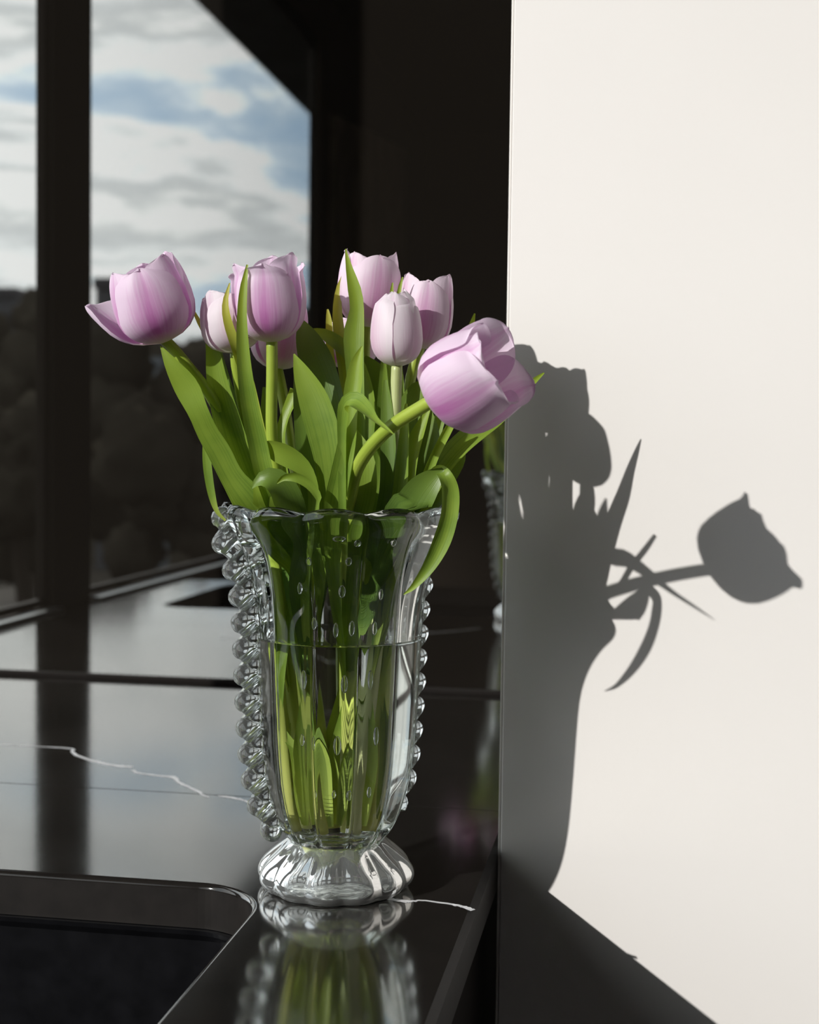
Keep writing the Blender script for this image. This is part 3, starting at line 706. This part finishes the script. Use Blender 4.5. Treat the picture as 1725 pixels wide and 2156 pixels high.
# left leaves
LB(t1, [(338, 728, .885, 3), (362, 768, .885, 34), (393, 815, .888, 58), (418, 868, .89, 48), (437, 910, .895, 48), (462, 952, .90, 52), (490, 1005, .905, 52), (530, 1058, .91, 72), (575, 1120, .925, 60), (610, 1200, .94, 30)], 'leaf', .25, (10, 25), .22, 1)
LB(t1, [(436, 905, .905, 10), (435, 945, .905, 18), (438, 990, .906, 20), (446, 1040, .907, 17), (457, 1076, .908, 10), (475, 1096, .91, 5)], 'leaf', .2, (10, 10), 0, 2, inside=False)
LB(t2, [(425, 643, .905, 4), (437, 675, .905, 14), (448, 730, .906, 30), (458, 800, .908, 46), (478, 880, .91, 58), (507, 970, .915, 62), (545, 1060, .925, 62), (590, 1140, .94, 40)], 'leaf', .35, (15, -20), .05, 3)
LB(t2, [(403, 645, .925, 3), (418, 675, .925, 10), (438, 712, .925, 14), (460, 770, .926, 18), (490, 850, .93, 20), (540, 980, .935, 24), (585, 1110, .94, 20)], 'leaf_yellow', .2, (10, 10), 0, 4)
LB(t2, [(452, 690, .92, 6), (468, 770, .92, 24), (488, 840, .922, 34), (510, 900, .924, 50), (535, 975, .928, 50), (570, 1075, .935, 44), (605, 1160, .945, 26)], 'leaf_deep', .4, (30, 0), .05, 5)
LB(t2, [(484, 596, .882, 3), (475, 638, .882, 14), (481, 680, .883, 20), (500, 735, .890, 24), (522, 800, .91, 28), (545, 900, .915, 30), (575, 1020, .92, 30), (610, 1140, .935, 20)], 'leaf_yellow', .35, (10, 30), 0, 6)
LB(t3, [(521, 557, .869, 4), (513, 610, .868, 17), (510, 680, .868, 23), (515, 770, .871, 31), (526, 850, .876, 38), (543, 930, .884, 42), (560, 1005, .89, 42), (590, 1090, .905, 38), (625, 1190, .925, 24)], 'leaf', .45, (0, 15), .04, 7)
LB(t3, [(625, 822, .93, 30), (612, 850, .928, 26), (598, 885, .926, 22), (590, 930, .924, 26), (596, 1010, .925, 34), (625, 1110, .93, 30)], 'leaf', .3, (20, 0), .05, 8)
LB(t3, [(556, 815, .94, 6), (562, 870, .94, 28), (570, 940, .94, 46), (585, 1020, .94, 56), (610, 1120, .94, 40)], 'leaf_deep', .3, (10, 0), .05, 9)
# curled leaves over the left front of the rim
LB(t4, [(554, 938, .888, 18), (572, 945, .886, 44), (600, 956, .886, 54), (632, 976, .888, 46), (654, 1006, .892, 32), (662, 1050, .90, 30), (658, 1120, .92, 30)], 'leaf', .25, (35, 0), .04, 10)
LB(t3, [(531, 1028, .884, 3), (545, 1012, .882, 26), (566, 1008, .881, 50), (590, 1024, .883, 62), (610, 1065, .89, 66), (632, 1130, .91, 46)], 'leaf_deep', .3, (-25, 0), .10, 11)
LB(t3, [(583, 1018, .876, 3), (598, 1006, .875, 14), (625, 1005, .875, 22), (652, 1020, .877, 22), (670, 1045, .88, 18), (668, 1068, .883, 8)], 'leaf', .35, (25, 25), .05, 12, label='curled dry-edged leaf')
LB(t1, [(540, 1020, .895, 20), (560, 1040, .895, 70), (580, 1075, .90, 90), (605, 1140, .915, 70), (630, 1220, .935, 36)], 'leaf', .3, (0, 0), .03, 13)
# middle leaves
LB(t4, [(630, 668, .945, 4), (644, 705, .944, 46), (664, 755, .942, 72), (688, 815, .94, 64), (705, 890, .938, 54), (712, 990, .936, 50), (705, 1100, .938, 38)], 'leaf_deep', .2, (10, 0), .05, 14)
LB(t4, [(619, 745, .89, 3), (636, 785, .89, 38), (660, 840, .89, 66), (680, 905, .89, 72), (692, 970, .892, 62), (695, 1040, .898, 50), (690, 1120, .915, 36)], 'leaf', .18, (12, 0), .05, 15)
LB(t4, [(622, 775, .915, 6), (633, 840, .914, 32), (643, 920, .913, 46), (655, 1010, .914, 52), (668, 1100, .92, 40)], 'leaf_deep', .25, (-10, 0), .03, 16)
LB(t10, [(763, 729, .878, 4), (752, 765, .878, 28), (746, 810, .878, 38), (738, 860, .878, 36), (732, 930, .879, 40), (718, 1000, .882, 44), (704, 1075, .892, 46), (700, 1160, .915, 30)], 'leaf', .4, (15, -15), .04, 17)
LB(t10, [(829, 914, .808, 2), (812, 901, .818, 9), (790, 884, .832, 16), (768, 862, .846, 34), (745, 846, .858, 46), (728, 856, .866, 34), (722, 900, .874, 24), (722, 960, .88, 20)], 'leaf', .45, (20, 35), .0, 18, label='small twisted leaf tip')
LB(t6, [(728, 524, .912, 3), (735, 562, .912, 14), (747, 612, .912, 29), (752, 650, .912, 30), (746, 700, .912, 44), (746, 740, .912, 42), (750, 820, .912, 36), (752, 940, .912, 36), (745, 1090, .912, 30)], 'leaf', .3, (0, 10), .04, 19)
LB(t6, [(730, 565, .952, 3), (715, 605, .952, 13), (711, 650, .952, 20), (715, 705, .951, 26), (724, 770, .95, 25), (730, 840, .95, 22), (735, 960, .948, 26), (730, 1100, .945, 22)], 'leaf_yellow', .35, (10, 10), .03, 20)
LB(t9, [(690, 651, .96, 4), (693, 680, .96, 14), (695, 740, .96, 17), (702, 800, .958, 20), (712, 920, .955, 30), (718, 1090, .95, 26)], 'leaf_yellow', .3, (0, 0), .0, 21)
LB(t9, [(652, 696, .955, 8), (680, 702, .952, 24), (708, 718, .948, 32), (735, 742, .945, 34), (758, 775, .945, 34), (775, 850, .945, 38), (775, 980, .945, 40), (760, 1100, .945, 30)], 'leaf', .3, (30, 0), .0, 22)
LB(t9, [(766, 752, .955, 14), (786, 790, .954, 62), (802, 850, .953, 84), (808, 930, .95, 84), (800, 1030, .947, 70), (775, 1120, .945, 40)], 'leaf_deep', .2, (0, 0), .05, 23)
LB(t8, [(827, 595, .935, 3), (824, 625, .935, 10), (820, 680, .936, 14), (812, 770, .938, 22), (808, 880, .94, 34), (800, 1000, .94, 40), (785, 1110, .94, 30)], 'leaf', .35, (0, 0), .0, 24)
LB(t8, [(848, 583, .938, 3), (841, 612, .938, 9), (836, 660, .938, 12), (838, 760, .938, 18), (842, 880, .938, 26), (838, 1000, .938, 30), (815, 1110, .938, 24)], 'leaf', .35, (0, 0), .0, 25)
LB(t7, [(812, 800, .915, 8), (815, 860, .915, 26), (818, 940, .914, 34), (818, 1030, .914, 38), (800, 1120, .922, 30)], 'leaf_deep', .3, (10, 0), .03, 26)
LB(t7, [(856, 850, .91, 6), (853, 900, .91, 20), (848, 970, .91, 28), (842, 1040, .911, 32), (820, 1120, .92, 26)], 'leaf', .35, (20, 0), .0, 27)
LB(t10, [(748, 905, .905, 8), (760, 945, .903, 38), (766, 990, .902, 56), (760, 1050, .905, 62), (745, 1130, .918, 44)], 'leaf', .25, (0, 0), .03, 28)
# right leaves
LB(t8, [(890, 802, .93, 10), (876, 825, .93, 40), (862, 870, .93, 54), (855, 940, .93, 54), (848, 1030, .93, 46), (825, 1120, .935, 30)], 'leaf_deep', .25, (15, 0), .05, 29)
LB(t8, [(905, 862, .935, 8), (905, 905, .934, 40), (895, 960, .932, 66), (872, 1030, .93, 66), (840, 1120, .935, 40)], 'leaf_deep', .22, (10, 0), .05, 30)
LB(t7, [(906, 858, .915, 5), (886, 900, .915, 26), (866, 955, .915, 38), (852, 1030, .916, 38), (825, 1120, .925, 28)], 'leaf', .3, (20, 0), .03, 31)
LB(t6, [(1146, 785, .976, 3), (1124, 803, .972, 13), (1090, 835, .966, 24), (1048, 876, .958, 38), (1005, 908, .95, 44), (965, 942, .942, 46), (930, 985, .935, 44), (895, 1050, .93, 40), (850, 1130, .935, 28)], 'leaf', .4, (5, 20), .02, 32, label='long leaf reaching right past the largest bloom')
LB(t9, [(1000, 660, .985, 3), (994, 682, .984, 11), (984, 712, .982, 15), (962, 780, .975, 20), (930, 870, .965, 24), (898, 970, .955, 28), (845, 1100, .945, 24)], 'leaf', .35, (0, 0), .0, 33)
LB(t7, [(964, 870, .90, 12), (944, 905, .902, 18), (918, 955, .906, 19), (895, 1010, .91, 20), (850, 1110, .925, 18)], 'leaf', .6, (0, 0), .0, 34)
LB(t9, [(978, 950, .955, 8), (966, 968, .955, 30), (944, 1000, .952, 40), (905, 1060, .95, 44), (850, 1130, .945, 30)], 'leaf_deep', .3, (0, 0), .05, 35)
LB(t10, [(934, 988, .895, 10), (912, 1008, .894, 46), (888, 1035, .895, 70), (862, 1075, .90, 74), (825, 1140, .915, 46)], 'leaf_deep', .2, (0, 0), .03, 36)
LB(t10, [(850, 1252, .905, 2), (872, 1234, .902, 13), (904, 1192, .90, 28), (930, 1140, .898, 38), (946, 1085, .896, 37), (948, 1035, .894, 37), (938, 1003, .892, 30), (924, 990, .898, 22), (908, 1004, .908, 16), (896, 1050, .925, 12)], 'leaf', .45, (0, 10), .0, 37, inside=False, label='leaf hanging out over the vase rim')

panel_o = cd.children[0]
receivers.append(base_disc)
for o in receivers: o.cycles.is_caustics_receiver = True
for n_ in bpy.data.objects:
    if n_.type == 'MESH' and n_.name.split('.')[0] in ('panel', 'slab'): n_.cycles.is_caustics_receiver = True
bpy.context.view_layer.update()
